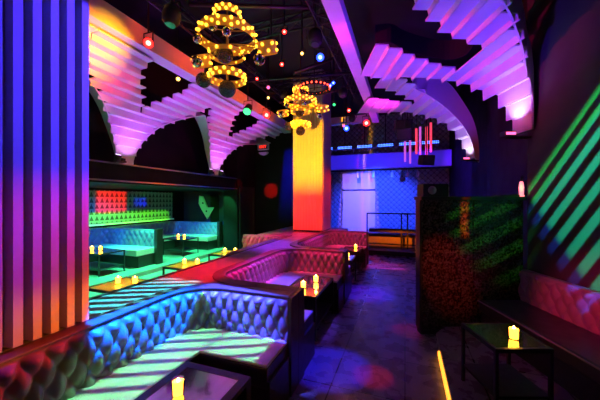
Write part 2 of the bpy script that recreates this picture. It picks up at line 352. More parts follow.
# ---------------- mesh helpers
class MB:
    def __init__(s): s.v = []; s.f = []
    def add(s, vs_, fs):
        o = len(s.v); s.v += [tuple(p) for p in vs_]; s.f += [tuple(i+o for i in f) for f in fs]; return s
    def box(s, x0, x1, y0, y1, z0, z1, T=None):
        P = [(x0,y0,z0),(x1,y0,z0),(x1,y1,z0),(x0,y1,z0),(x0,y0,z1),(x1,y0,z1),(x1,y1,z1),(x0,y1,z1)]
        if T: P = [T(*p) for p in P]
        return s.add(P, [(0,3,2,1),(4,5,6,7),(0,1,5,4),(1,2,6,5),(2,3,7,6),(3,0,4,7)])
    def prism(s, pts, z0, z1):
        n = len(pts)
        P = [(p[0],p[1],z0) for p in pts]+[(p[0],p[1],z1) for p in pts]
        return s.add(P, [tuple(range(n))[::-1], tuple(range(n,2*n))]+[(i,(i+1)%n,n+(i+1)%n,n+i) for i in range(n)])
    def slab(s, pts, d):       # closed outline of 3D points pushed along d
        n = len(pts); d = Vector(d)
        P = [Vector(p) for p in pts]+[Vector(p)+d for p in pts]
        return s.add(P, [tuple(range(n))[::-1], tuple(range(n,2*n))]+[(i,(i+1)%n,n+(i+1)%n,n+i) for i in range(n)])
    def tube(s, pts, r, n=10, caps=True, closed=False):
        pts = [Vector(p) for p in pts]; m_ = len(pts); base = len(s.v)
        for i, p in enumerate(pts):
            a = pts[i-1] if (i or closed) else p; b = pts[(i+1) % m_] if (i < m_-1 or closed) else p
            d = (b-a).normalized(); h = Vector((0,0,1)) if abs(d.z) < .95 else Vector((1,0,0))
            x = d.cross(h).normalized(); y = d.cross(x)
            for k in range(n):
                t = 2*math.pi*k/n; s.v.append(tuple(p+x*r*math.cos(t)+y*r*math.sin(t)))
        for i in range(m_ if closed else m_-1):
            j = (i+1) % m_
            for k in range(n):
                s.f.append((base+i*n+k, base+i*n+(k+1)%n, base+j*n+(k+1)%n, base+j*n+k))
        if caps and not closed:
            s.f.append(tuple(base+k for k in range(n))[::-1]); s.f.append(tuple(base+(m_-1)*n+k for k in range(n)))
        return s
    def lathe(s, prof, n=24, T=None, cap=True):
        base = len(s.v); m_ = len(prof)
        for r, z in prof:
            for k in range(n):
                t = 2*math.pi*k/n; p = Vector((r*math.cos(t), r*math.sin(t), z)); s.v.append(tuple(T @ p if T else p))
        for i in range(m_-1):
            for k in range(n):
                s.f.append((base+i*n+k, base+i*n+(k+1)%n, base+(i+1)*n+(k+1)%n, base+(i+1)*n+k))
        if cap:
            s.f.append(tuple(base+k for k in range(n))[::-1]); s.f.append(tuple(base+(m_-1)*n+k for k in range(n)))
        return s
    def build(s, name, m, parent=None, loc=None, smooth=False, bevel=0, solid=0, recalc=True):
        me = bpy.data.meshes.new(name); me.from_pydata(s.v, [], s.f); me.update()
        if recalc:
            bm = bmesh.new(); bm.from_mesh(me); bmesh.ops.recalc_face_normals(bm, faces=bm.faces); bm.to_mesh(me); bm.free()
        me.materials.append(m)
        o = bpy.data.objects.new(name, me); col.objects.link(o)
        if parent: o.parent = parent
        if loc is not None: o.location = loc
        if smooth:
            for p in me.polygons: p.use_smooth = True
        if bevel:
            b = o.modifiers.new('bevel', 'BEVEL'); b.width = bevel; b.segments = 2; b.limit_method = 'ANGLE'
        if solid:
            q = o.modifiers.new('solid', 'SOLIDIFY'); q.thickness = solid; q.offset = 0
        return o
def tag(o, label, cat, group=None):
    o['label'] = label; o['category'] = cat
    if group: o['group'] = group
    return o
def empty(name, loc, label, cat, group=None, rz=0):
    o = bpy.data.objects.new(name, None); col.objects.link(o); o.location = loc; o.rotation_euler = (0,0,rz); o.empty_display_size = .1
    return tag(o, label, cat, group)
def struct(name, mb, m, **k):
    o = mb.build(name, m, **k); o['kind'] = 'structure'; return o
def copy_tree(o, parent=None):
    c = o.copy(); col.objects.link(c)
    if parent: c.parent = parent
    for ch in list(o.children): copy_tree(ch, c)
    return c

# ---------------- setting
TOP = 4.9
struct('floor', MB().box(-8, 5, -2, 12, -.1, 0), M['floor'])
struct('ceiling', MB().box(-8, 5, -2, 12, TOP, TOP+.1), M['ceiling'])
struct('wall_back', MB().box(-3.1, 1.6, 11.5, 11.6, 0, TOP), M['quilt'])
# left: wall above the alcove, fascia, soffit, alcove walls
struct('wall_left', MB().box(-5.4, -5.3, -.5, 8.6, 2.3, TOP), M['dark_wall'])
struct('trim_1', MB().box(-5.4, -4.84, -.5, 7.5, 2.24, 2.3), M['dark_wall'])
struct('trim_2', MB().box(-4.9, -4.84, -.5, 7.5, 1.96, 2.24).box(-7.4, -4.84, -.5, 7.5, 1.9, 1.96).box(-7.4,-5.3,7.5,8.1,1.9,1.96), M['dark_wall'])
struct('trim_3', MB().box(-4.845, -4.80, -.5, 7.5, 1.93, 1.955).box(-4.845, -4.80, -.5, 7.5, 2.24, 2.262), M['steel'])
struct('wall_alcove_left', MB().box(-7.5, -7.4, -.5, 8.1, 0, 1.9), M['dark_wall'])
struct('wall_alcove_far', MB().box(-7.4, -5.3, 8.1, 8.2, 0, 1.9), M['stripe_wall'])
struct('wall_far_left', MB().box(-5.4, -3.0, 8.6, 8.7, 0, TOP), M['dark_wall'])
struct('wall_far_side', MB().box(-3.1, -3.0, 8.7, 11.5, 0, TOP), M['dark_wall'])
struct('wall_alcove_end', MB().box(-5.3, -4.8, 7.5, 8.6, 0, TOP), M['dark_wall'])
struct('door_1', MB().box(-4.80, -4.77, 7.65, 8.4, 0, 1.95), M['matte_black'])
struct('trim_4', MB().box(-4.80,-4.75,7.58,7.65,0,2.02).box(-4.80,-4.75,7.58,8.47,1.95,2.02).box(-4.80,-4.75,8.4,8.47,0,2.02), M['matte_black'])
struct('lounge_floor', MB().prism([(-7.4,-.5),(-5.15,-.5),(-5.15,7.5),(-5.3,7.5),(-5.3,8.1),(-7.4,8.1)], 0, .1), M['lounge_floor'])
struct('lower_floor', MB().box(-5.15, -2.42, -.5, 8.6, 0, .012), M['lounge_floor'])
# right
rw = MB(); rw.slab([W(2.68,-1.2,0), W(2.68,3.36,0), W(2.68,3.36,TOP), W(2.68,-1.2,TOP)], W(.1,0,0))
struct('wall_right', rw, M['stripe_wall'])
struct('wall_right_far', MB().slab([W(2.72,3.37,0), (1.62,7,0), (1.5,11.5,0), (1.5,11.5,TOP), (1.62,7,TOP), W(2.72,3.37,TOP)], (.1,0,0)), M['dark_wall'])
struct('wall_near', MB().box(-8, 5, -2.1, -2, 0, TOP), M['dark_wall'])
struct('raised_floor', MB().prism([(.33,-1.5),(.33,3.55),W(1.72,3.38)[:2],W(2.67,3.38)[:2],W(2.67,-1.2)[:2]], 0.002, .1), M['floor'])
tag(MB().box(.312,.33,-.4,3.2,.02,.07).build('led_strip', M['led_amber']), 'glowing amber light strip along the edge of the low right-hand step', 'light strip')

# ---------------- tufted upholstery
def tuft_h(s, v, p, q):
    a = s/p+v/q; b = s/p-v/q
    ca = abs(math.sin(math.pi*a)); cb = abs(math.sin(math.pi*b))
    return .55*(ca*cb)**.5+.45*math.sqrt((ca*ca+cb*cb)/2)
def resample(path, step):
    P = [Vector((p[0], p[1])) for p in path]; L = [0]
    for a, b in zip(P, P[1:]): L.append(L[-1]+(b-a).length)
    n = max(2, int(round(L[-1]/step))); out = []
    j = 0
    for i in range(n+1):
        t = L[-1]*i/n
        while j < len(P)-2 and L[j+1] < t: j += 1
        k = (t-L[j])/max(1e-9, L[j+1]-L[j]); out.append((P[j].lerp(P[j+1], k), t))
    res = []
    for i, (p, t) in enumerate(out):
        a = out[max(0,i-1)][0]; b = out[min(n,i+1)][0]; d = (b-a).normalized()
        res.append((p, Vector((-d.y, d.x)), t))
    return res
def tufted_back(path, z0, z1, thick, amp=.056, p=.112, q=.21, step=.0093, rows=36, flip=1):
    # front face lies along the path, puffed towards the normal side
    S = resample(path, step); mb = MB(); n = rows
    prof_n = n+1+5
    for (pt, nr, t) in S:
        nr = nr*flip
        for k in range(n+1):
            v = k/n; z = z0+(z1-z0)*v
            edge = min(1, (1-v)*9) ; e2 = min(1, v*12)
            h = amp*tuft_h(t, (z-z0-.02), p, q)*math.sqrt(edge)*(.3+.7*e2)
            c = pt+nr*h
            mb.v.append((c.x, c.y, z))
        for (off, z) in ((.005, z1+.008), (-.02, z1+.016), (-thick+.02, z1+.014), (-thick, z1), (-thick, z0)):
            c = pt+nr*off; mb.v.append((c.x, c.y, z))
    m_ = prof_n
    for i in range(len(S)-1):
        for k in range(m_-1):
            a = i*m_+k; mb.f.append((a, a+1, a+m_+1, a+m_))
        mb.f.append((i*m_+m_-1, i*m_, (i+1)*m_, (i+1)*m_+m_-1))
    mb.f.append(tuple(range(m_))); mb.f.append(tuple((len(S)-1)*m_+k for k in range(m_))[::-1])
    return mb
def swept(path, o0, o1, z0, z1, step=.05, flip=1):
    S = resample(path, step); mb = MB()
    for (pt, nr, t) in S:
        for off, z in ((o0,z0),(o1,z0),(o1,z1),(o0,z1)):
            c = pt+nr*flip*off; mb.v.append((c.x, c.y, z))
    for i in range(len(S)-1):
        for k in range(4):
            a = i*4+k; b = i*4+(k+1)%4; mb.f.append((a, b, b+4, a+4))
    mb.f.append((0,1,2,3)); e = (len(S)-1)*4; mb.f.append((e+3,e+2,e+1,e))
    return mb
def arc(cx, cy, r, a0, a1, n=12):
    return [(cx+r*math.cos(R(a0+(a1-a0)*i/n)), cy+r*math.sin(R(a0+(a1-a0)*i/n))) for i in range(n+1)]
XB, XE = -1.87, -.90         # back run of the booths, their aisle ends
def u_path(yn, yf, r=.34, near=True, far=True, xb=XB, xe=XE):
    P = []
    if near: P += [(xe, yn)] + [(x, y) for x, y in arc(xb+r, yn+r, r, 270, 180)]
    else: P += [(xb, yn)]
    if far: P += arc(xb+r, yf-r, r, 180, 90) + [(xe, yf)]
    else: P += [(xb, yf)]
    return P
def booth(label, yn, yf, near, group, lea='leather', seat='seat', first=True, xe=XE):
    t = empty('banquette_booth', ((XB+XE)/2, (yn+yf)/2, 0), label, 'booth seat', group)
    off = Vector(t.location)
    P = [(x-off.x, y-off.y) for x, y in u_path(yn, yf, near=near, xe=xe)]
    tufted_back(P, .42, .775, .118, flip=-1).build('backrest', M[lea], t, smooth=True)
    swept(P, -.122, .012, .792, .806, flip=-1).build('ledge', M['ledge'], t, bevel=.004)
    # seat follows the back, with straight corners inside
    x0, x1 = XB-off.x, xe-off.x; d = .40
    fy = yf-off.y; ny = yn-off.y
    outer = [(p[0], p[1]) for p in P]
    if near: inner = [(x1, fy-d), (x0+d, fy-d), (x0+d, ny+d), (x1, ny+d)]
    else: inner = [(x1, fy-d), (x0+d, fy-d), (x0+d, ny)]
    MB().prism(outer+inner, .425, .45).build('seat', M[seat], t, bevel=.01)
    i2 = [(x1, fy-d+.05), (x0+d-.05, fy-d+.05), (x0+d-.05, ny+d-.05), (x1, ny+d-.05)] if near else [(x1, fy-d+.05), (x0+d-.05, fy-d+.05), (x0+d-.05, ny)]
    MB().prism(outer+i2, 0.0, .28).build('base', M['wood'], t)
    MB().prism(outer+inner, .28, .4249).build('seat_rim', M['seat_dark'], t, bevel=.008)
    swept(P, -.118, -.0, 0, .42, flip=-1).build('back_panel', M['wood'], t)
    for y in ([fy] + ([ny] if near else [])):
        s = 1 if y == fy else -1
        a, b = (y-.035, y+.122) if s > 0 else (y-.122, y+.035)
        MB().box(x1, x1+.035, a, b, 0, .80).build('end_panel', M['wood'], t, bevel=.003)
        a, b = (y-d, y-.04) if s > 0 else (y+.04, y+d)
        MB().box(x1, x1+.02, a, b, 0, .33).build('seat_end', M['wood'], t)
    return t
G1 = 'tufted booths between the aisle and the raised deck'
booth('nearest tufted booth, backrest lit blue and pale seat crossed by green stripes', .15, 2.18, False, G1)
booth('second tufted booth along the aisle, lit pink with a violet seat', 2.43, 4.36, True, G1)
booth('farthest tufted booth along the aisle, just before the orange ribbed pillar', 4.61, 7.25, True, G1)
# raised deck behind the booths
def outer_pts(yn, yf, near):
    P = u_path(yn, yf, near=near); S = resample(P, .03)
    return [(p.x+nr.x*.122, p.y+nr.y*.122) for p, nr, t in S]
deck = [(-2.40,.15)]
e1 = [p for p in outer_pts(.15, 2.18, False) if p[0] < -1.545]
e2 = [p for p in outer_pts(2.43, 4.36, True) if p[0] < -1.545]
e3 = [p for p in outer_pts(4.61, 7.25, True) if p[0] < -1.545]
deck += [(-2.0,.15)] + e1 + e2 + e3 + [(-1.545,8.2),(-3.3,8.2),(-3.3,6.02),(-2.40,6.02)]
dk = MB().prism(deck, 0, .785).build('raised_deck', M['deck']); tag(dk, 'long raised deck between the booths and the green lounge, red and violet light on top', 'platform')
MB().box(-2.425,-2.402,1.3,6.0,.74,.80).build('edge_trim', M['ledge'], dk)

# left lower booth (far return shows pink behind the deck)
t = empty('low_banquette', (-2.96, 5.3, 0), 'pink lit tufted bench end just left of the raised deck', 'bench')
P = [(.42,-1.6)]+arc(.42-.3,.42-.3-.0,.3,0,90)+[(-.55,.42)]
tufted_back(P, .42, .79, .10, flip=1).build('backrest', M['leather'], t, smooth=True)
MB().prism(P+[(-.55,.05),(.05,.05),(.05,-1.6)], .32, .45).build('seat', M['seat'], t, bevel=.015)
MB().prism(P+[(-.55,.1),(.1,.1),(.1,-1.6)], 0.013, .32).build('base', M['wood'], t)

# lounge banquettes
def lounge_booth(label, y0, y1, xe=.78):
    t = empty('lounge_banquette', (-6.3, (y0+y1)/2, .1), label, 'banquette', 'blue lit banquettes in the green lounge')
    h = (y1-y0)/2; xw = -.92; r = .3
    P = [(xw,-h)]+arc(xw+r,h-r,r,180,90)+[(xe,h)]
    tufted_back(P, .34, .78, .14, amp=.04, p=.17, q=.24, step=.014, rows=24, flip=-1).build('backrest', M['leather'], t, smooth=True)
    MB().prism(P+[(xe,h-.5),(xw+.5,h-.5),(xw+.5,-h)], .26, .40).build('seat', M['seat'], t, bevel=.015)
    MB().prism(P+[(xe,h-.45),(xw+.45,h-.45),(xw+.45,-h)], 0, .26).build('base', M['wood'], t)
    MB().box(xe,xe+.09,h-.03,h+.14,0,.82).build('end_panel', M['wood'], t, bevel=.004)
lounge_booth('L-shaped lounge banquette with the nearer dark end panel', 2.2, 5.1, .80)
lounge_booth('L-shaped lounge banquette in the far corner under the arrow decoration', 5.27, 7.5)
MB_w = MB().box(-7.395,-7.33,1.0,7.5,1.0,1.85)
pw = MB_w.build('patterned_wall_panel', M['motif']); tag(pw, 'long wall panel printed with rows of triangles above the lounge banquettes, red green and blue light on it', 'wall panel')
tag(MB().box(-7.33,-7.26,1.0,7.5,.95,.99).build('wall_ledge', M['plaster']), 'narrow pale ledge under the triangle printed panel', 'ledge')
# arrow decoration
ar = MB(); P = [(-.32,.36),(-.16,.33),(.02,-.02),(.26,-.02),(.0,-.40),(-.24,-.06),(-.34,.1)]
ar.slab([(x,0,z) for x,z in P], (0,.03,0))
arrow = ar.build('arrow_decoration', M['deco'], loc=(-6.0,7.6,1.38)); tag(arrow, 'flat green arrow pointing down on the far lounge wall', 'wall decoration')
for x, z in ((-.16,.12),(-.02,-.14)):
    T = Matrix.Translation((x,-.004,z)) @ Matrix.Rotation(R(90),4,'X')
    MB().lathe([(.0,0),(.03,0),(.03,.006),(0,.006)],12,T,cap=False).build('dark_dot', M['matte_black'], arrow)
tag(MB().box(-6.2,-5.9,7.645,8.09,.9,1.75).build('arrow_support', M['matte_black']), 'black upright box behind the green arrow', 'panel')
spot((-4.6,6.0,1.7), (-6.0,7.6,1.35), (.08,1,.03), 60, 22, .4)

# ---------------- right banquette (turned with the right wall)
t = empty('wall_banquette', W(2.66,2.0,.1), 'long tufted wine red bench against the right-hand wall', 'bench', rz=YAW)
P = [(-.10,-2.2),(-.10,1.3)]
tufted_back(P, .33, .68, .095, amp=.036, p=.13, q=.22, flip=1).build('backrest', M['wine_leather'], t, smooth=True)
MB().box(-.60,-.10,-2.2,1.3,.22,.35).build('seat', M['seat_dark'], t, bevel=.02)
MB().tube([(-.598,-2.2,.335),(-.598,1.3,.335)],.008,8).build('piping', M['wine_leather'], t)
MB().box(-.56,-.10,-2.2,1.3,0,.22).build('base', M['matte_black'], t)

# ---------------- etched glass partition
t = empty('glass_partition', W(2.06,3.45,0), 'black etched glass partition about chest high at the end of the right bench', 'partition', rz=YAW)
MB().box(-.61,.0,-.05,.05,.06,1.6).build('glass_panel', M['etched'], t)
MB().box(.012,.60,-.05,.05,.06,1.6).build('glass_panel', M['etched'], t)
MB().box(-.62,.60,-.055,.055,0,.06).build('kick_board', M['matte_black'], t)
MB().box(-.64,.60,-.12,.10,1.6,1.64).build('top_shelf', M['black'], t, bevel=.004)
MB().box(-.635,-.611,-.06,.06,.06,1.6).build('edge_post', M['black'], t)
# things standing on it
t = empty('speaker_box', W(1.60,3.44,1.64), 'black box with a round dial on the left end of the partition', 'speaker', rz=YAW)
MB().box(-.15,.15,-.09,.09,0,.15).build('cabinet', M['matte_black'], t, bevel=.008)
MB().lathe([(.0,0),(.045,0),(.05,.012),(.02,.016),(0,.016)],20,Matrix.Translation((-.05,-.088,.075))@Matrix.Rotation(R(90),4,'X'),cap=False).build('dial', M['steel'], t, smooth=True)
MB().box(.03,.12,-.096,-.088,.02,.13).build('grille', M['black'], t)
t = empty('tablet', W(2.52,3.42,1.64), 'thin flat dark panel lying on the partition top', 'tablet', rz=YAW)
MB().box(-.16,.14,-.07,.07,0,.02).build('body', M['matte_black'], t, bevel=.004)
MB().box(-.15,.13,-.06,.06,.0201,.023).build('screen', M['l_off'], t)
t = empty('small_lamp', W(2.61,3.36,1.64), 'small glowing pink and amber lamp at the right end of the partition', 'lamp')
MB().lathe([(.028,0),(.03,.01),(.022,.02),(.026,.11),(.018,.17),(.01,.18)],16).build('glass_shade', mat('glowing_pink_glass', (1,.4,.4), .3, emit=(1,.16,.22), estr=2.2, noise=.05), t, smooth=True)
MB().lathe([(.012,0),(.014,.05),(.004,.07)],12,Matrix.Translation((0,0,.181))).build('cap', M['black'], t, smooth=True)

# ---------------- pillars
def rib_pillar(name, label, cx, cy, wx, wy, z0, z1, pitch, depth, crest):
    t = empty(name, (cx, cy, z0), label, 'pillar')
    mb = MB(); pts = []
    def side(ax, ay, bx, by, nx, ny):
        L = math.hypot(bx-ax, by-ay); n = max(1, round(L/pitch)); P = L/n; dx, dy = (bx-ax)/L, (by-ay)/L
        for i in range(n):
            for s, h in ((.0,0),(P-crest-(P-crest)*.30,0),(P-crest,depth),(P-.0015,depth)):
                s += i*P
                pts.append((ax+dx*s+nx*h, ay+dy*s+ny*h))
    hx, hy = wx/2, wy/2
    side(hx,-hy,hx,hy,1,0); side(hx,hy,-hx,hy,0,1); side(-hx,hy,-hx,-hy,-1,0); side(-hx,-hy,hx,-hy,0,-1)
    mb.prism(pts, 0.04, z1-z0-.0).build('ribbed_cladding', M['pillar'], t)
    MB().box(-hx-.005,hx+.005,-hy-.005,hy+.005,0,.04).build('plinth', M['matte_black'], t)
    return t
rib_pillar('ribbed_pillar', 'huge white ribbed pillar at the left edge, blue above and orange at its foot', -2.27, .71, .58, 1.10, .786, TOP, .085, .06, .043)
rib_pillar('ribbed_pillar', 'ribbed pillar standing on the deck, lit yellow above and red below', -2.34, 7.33, .78, .8, .786, TOP, .075, .018, .045)

# ---------------- pleated arches
def pleats(nodes, T, sub, amp, name, m, parent, solid=.02):
    """nodes: (a, z, [(b0,b1),...]) from the foot upward; T maps (a,b,z) to the place"""
    # arclength resample
    A = [Vector((n[0], n[1])) for n in nodes]; L = [0]
    for p, q in zip(A, A[1:]): L.append(L[-1]+(q-p).length)
    def ev(s):
        j = 0
        while j < len(A)-2 and L[j+1] < s: j += 1
        k = (s-L[j])/(L[j+1]-L[j]); k = max(0, min(1, k))
        na, nb = nodes[j][2], nodes[j+1][2]
        if len(na) == len(nb): iv = [(x[0]+(y[0]-x[0])*k, x[1]+(y[1]-x[1])*k) for x, y in zip(na, nb)]
        elif len(na) == 1:
            mid = (nb[0][1]+nb[1][0])/2
            f = [(na[0][0], mid), (mid, na[0][1])]
            iv = [(x[0]+(y[0]-x[0])*k, x[1]+(y[1]-x[1])*k) for x, y in zip(f, nb)]
        else: iv = nb if k > .5 else na
        return A[j].lerp(A[j+1], k), iv
    n = sub; mb = MB()
    for i in range(n):
        s0, s1 = L[-1]*i/n, L[-1]*(i+1)/n
        p, _ = ev(s0); q, _ = ev(s1); _, iv = ev((s0+s1)/2)
        d = (q-p).normalized(); nn = Vector((-d.y, d.x))
        if nn.y < 0 and abs(nn.y) > .05: nn = -nn
        # stair corner: straight in from the upper node, then down to the lower one
        cnr = p.lerp(q, .45)
        side = Vector((p.x, q.y))-p.lerp(q,.5)
        cnr = p.lerp(q, .5) + (side.normalized() if side.length > 1e-6 else nn)*max(side.length*.85, amp)
        for b0, b1 in iv:
            if b1-b0 < .01: continue
            mb.add([T(p.x,b0,p.y),T(p.x,b1,p.y),T(cnr.x,b1,cnr.y),T(cnr.x,b0,cnr.y),T(q.x,b0,q.y),T(q.x,b1,q.y)], [(0,1,2,3),(3,2,5,4)])
    return mb.build(name, m, parent, solid=solid, recalc=False)
def side_plate(curve_in, curve_out, T, thick, name, m, parent):
    """curves of (a,b,z); a curved plate between them"""
    mb = MB(); n = len(curve_in)
    for p, q in zip(curve_in, curve_out): mb.v += [tuple(T(*p)), tuple(T(*q))]
    for i in range(n-1): mb.f.append((2*i, 2*i+1, 2*i+3, 2*i+2))
    return mb.build(name, m, parent, solid=thick)
def interp(pts, n):
    P = [Vector(p) for p in pts]; out = []
    for i in range(len(P)-1):
        p0 = P[max(0,i-1)]; p1 = P[i]; p2 = P[i+1]; p3 = P[min(len(P)-1,i+2)]
        for k in range(n):
            t = k/n
            out.append(.5*((2*p1)+(p2-p0)*t+(2*p0-5*p1+4*p2-p3)*t*t+(-p0+3*p1-3*p2+p3)*t**3))
    out.append(P[-1]); return out
# left: one pleated arch per foot; a is the x of the place, b runs along the room
def left_arch(yp, label, hole=.45, holeshift=0, lim=(-1.285,1.285)):
    t = empty('pleated_arch', (-4.8, yp, 2.262), label, 'arch', 'white pleated arches on the left wall')
    T = lambda a, b, z: Vector((a+4.8, b, z-2.262))
    lo, hi = lim
    nodes = [(-4.80,2.262,[(-.15,.15)]),(-4.76,2.5,[(-.2,.2)]),(-4.68,2.75,[(-.32,.32)]),(-4.54,3.0,[(-.5,.5)]),(-4.38,3.18,[(-.72,.74)]),
             (-4.2,3.34,[(max(lo,-1.0),-.12),(.12,min(hi,1.0))]),(-4.02,3.47,[(max(lo,-1.2),-.3+holeshift),(.3+holeshift,min(hi,1.2))]),(-3.85,3.6,[(lo,-hole+holeshift),(hole+holeshift,hi)]),(-3.62,3.74,[(lo,-hole+holeshift),(hole+holeshift,hi)])]
    pleats(nodes, T, 12, .055, 'pleated_vault', M['plaster'], t)
    for s in (-1, 1):
        inn = [(-4.80,.15*s,2.262),(-4.76,.2*s,2.5),(-4.68,.32*s,2.75),(-4.54,.5*s,3.0),(-4.38,.73*s,3.18),(-4.2,(hi if s>0 else lo)*.8*1,3.33),(-4.06,(hi if s>0 else lo),3.43)]
        c = interp(inn, 5); o2 = [(p.x-.02-.42*(i/len(c)), p.y, p.z+.06+.16*(i/len(c))) for i, p in enumerate(c)]
        side_plate([tuple(p) for p in c], o2, T, .015, 'side_panel', M['plaster'], t)
left_arch(1.2, 'pleated white arch half hidden behind the near pillar, lit yellow and pink')
left_arch(3.78, 'pleated white arch on the left wall, nearer of the two lit feet')
left_arch(6.38, 'pleated white arch on the left wall, farther lit foot, left of the exit sign', lim=(-1.3,1.9))
# right arches
H = 1.6
t = empty('pleated_arch', W(2.65,3.38,2.40), 'big violet and pink pleated arch springing from the right wall corner', 'arch', 'violet pleated arches on the right')
inv = W(2.65,3.38,2.40)
T1 = lambda a, b, z: W(a, b, z)-inv
n1 = [(2.65,H+.81,[(3.25,3.50)]),(2.63,H+1.05,[(3.22,3.6)]),(2.60,H+1.32,[(3.22,3.76)]),(2.55,H+1.485,[(3.22,4.0)]),(2.42,H+1.64,[(3.1,4.13)]),
      (2.24,H+1.75,[(2.95,4.25)]),(2.05,H+1.83,[(2.79,3.33),(4.0,4.35)]),(1.78,H+1.92,[(2.6,3.40),(3.98,4.5)]),(1.45,H+2.03,[(2.3,3.2),(3.98,4.8)]),(1.25,H+2.10,[(2.1,3.1),(3.92,4.95)]),(1.05,H+2.16,[(1.9,3.0),(3.98,4.95)]),(.72,H+2.16,[(1.7,2.9)])]
n1 = n1[:-1]
pleats(n1, T1, 12, .07, 'pleated_vault', M['plaster'], t)
c = interp([(n[0], n[2][0][0], n[1]) for n in n1], 4)
side_plate([tuple(p) for p in c], [(p.x+.0, p.y+.0, p.z+.45) for p in c], T1, .02, 'side_panel', M['plaster'], t)
hole = [(1.05,3.98,H+2.16),(1.25,3.92,H+2.14),(1.45,3.98,H+2.08),(1.78,3.98,H+1.98),(2.05,3.9,H+1.90),(2.16,3.66,H+1.86),(2.05,3.36,H+1.90),(1.78,3.40,H+1.98),(1.45,3.2,H+2.08),(1.25,3.1,H+2.14),(1.05,3.0,H+2.16)]
c = interp(hole, 4)
side_plate([(p.x,p.y,p.z+.02) for p in c], [(p.x, p.y, p.z+.28) for p in c], T1, .02, 'opening_reveal', M['dark_wall'], t)

t = empty('pleated_arch', W(3.36,5.6,2.40), 'smaller violet pleated arch farther down the aisle, smooth curved side', 'arch', 'violet pleated arches on the right')
inv2 = W(3.36,5.6,2.40)
T2 = lambda a, b, z: W(a, b, z)-inv2
n2 = [(3.36,H+.81,[(5.5,5.72)]),(3.30,H+1.10,[(5.5,5.8)]),(3.16,H+1.38,[(5.5,5.9)]),(2.98,H+1.60,[(5.5,6.0)]),(2.72,H+1.80,[(5.45,6.2)]),(2.4,H+1.98,[(5.4,6.5)]),
      (2.05,H+2.1,[(5.2,5.75),(6.1,6.9)]),(1.75,H+2.15,[(5.05,5.6),(6.1,7.0)]),(1.45,H+2.18,[(4.97,5.5),(6.1,7.2)])]
pleats(n2, T2, 11, .06, 'pleated_vault', M['plaster'], t)
inn = [(3.36,5.48,H+.81),(3.30,5.48,H+1.10),(3.16,5.48,H+1.38),(2.98,5.48,H+1.60),(2.72,5.44,H+1.80),(2.4,5.38,H+1.98),(2.1,5.3,H+2.07)]
out = [(3.44,5.48,H+.72),(3.42,5.48,H+1.15),(3.32,5.48,H+1.55),(3.12,5.48,H+1.90),(2.86,5.44,H+2.2),(2.5,5.38,H+2.4),(2.1,5.3,H+2.46)]
side_plate([tuple(p) for p in interp(inn,5)], [tuple(p) for p in interp(out,5)], T2, .03, 'side_panel', M['plaster'], t)

# ---------------- beams
b = MB().box(-3.72,-3.48,-.5,8.59,3.78,4.06).build('ceiling_beam', M['plaster'], bevel=.004); tag(b, 'long straight beam above the left arches, violet underside and orange side', 'beam')
b = MB().box(-.88,-.69,.6,8.5,3.83,3.99).build('ceiling_beam', M['plaster'], bevel=.004); tag(b, 'long magenta lit beam running over the aisle', 'beam')
b = MB().box(-2.9,-.99,8.3,8.5,3.85,4.05).build('cross_beam', M['plaster']); tag(b, 'violet cross beam just beyond the yellow and red pillar', 'beam')

# ---------------- small fixtures at the feet of the arches
def foot_light(loc, label):
    t = empty('uplight', loc, label, 'light', 'uplights at the feet of the arches')
    MB().box(-.05,.05,-.09,.09,0,.03).build('bracket', M['black'], t)
    MB().lathe([(.04,0),(.055,.02),(.055,.09),(.048,.10)],16,Matrix.Translation((0,-.05,.03))@Matrix.Rotation(R(15),4,'Y')).build('housing', M['matte_black'], t, smooth=True)
    MB().lathe([(.0,.10),(.044,.10),(.044,.103),(0,.103)],16,Matrix.Translation((0,-.05,.032))@Matrix.Rotation(R(15),4,'Y'),cap=False).build('lens', M['l_violet'], t)
    MB().box(-.03,.03,.03,.09,.03,.08).build('housing', M['matte_black'], t, bevel=.005)
foot_light((-4.72,3.62,2.263), 'small black uplight at the foot of the nearer left arch')
foot_light((-4.72,6.15,2.263), 'small black uplight at the left side of the farther left arch foot')
foot_light((-4.72,6.62,2.263), 'small black uplight at the right side of the farther left arch foot')
def shelf_light(loc, label):
    t = empty('uplight', loc, label, 'light', 'uplights at the feet of the arches', rz=YAW)
    MB().box(-.06,.178,-.04,.04,-.02,0).build('bracket', M['black'], t)
    MB().box(-.13,.0,-.05,.05,.0,.06).build('housing', M['matte_black'], t, bevel=.006)
    MB().box(-.12,-.01,-.054,-.05,.015,.045).build('lens', M['l_pink'], t)
shelf_light(W(2.50,3.34,2.34), 'small black uplight under the foot of the big right arch')
shelf_light(W(3.22,5.45,2.36), 'small black uplight under the foot of the smaller right arch')

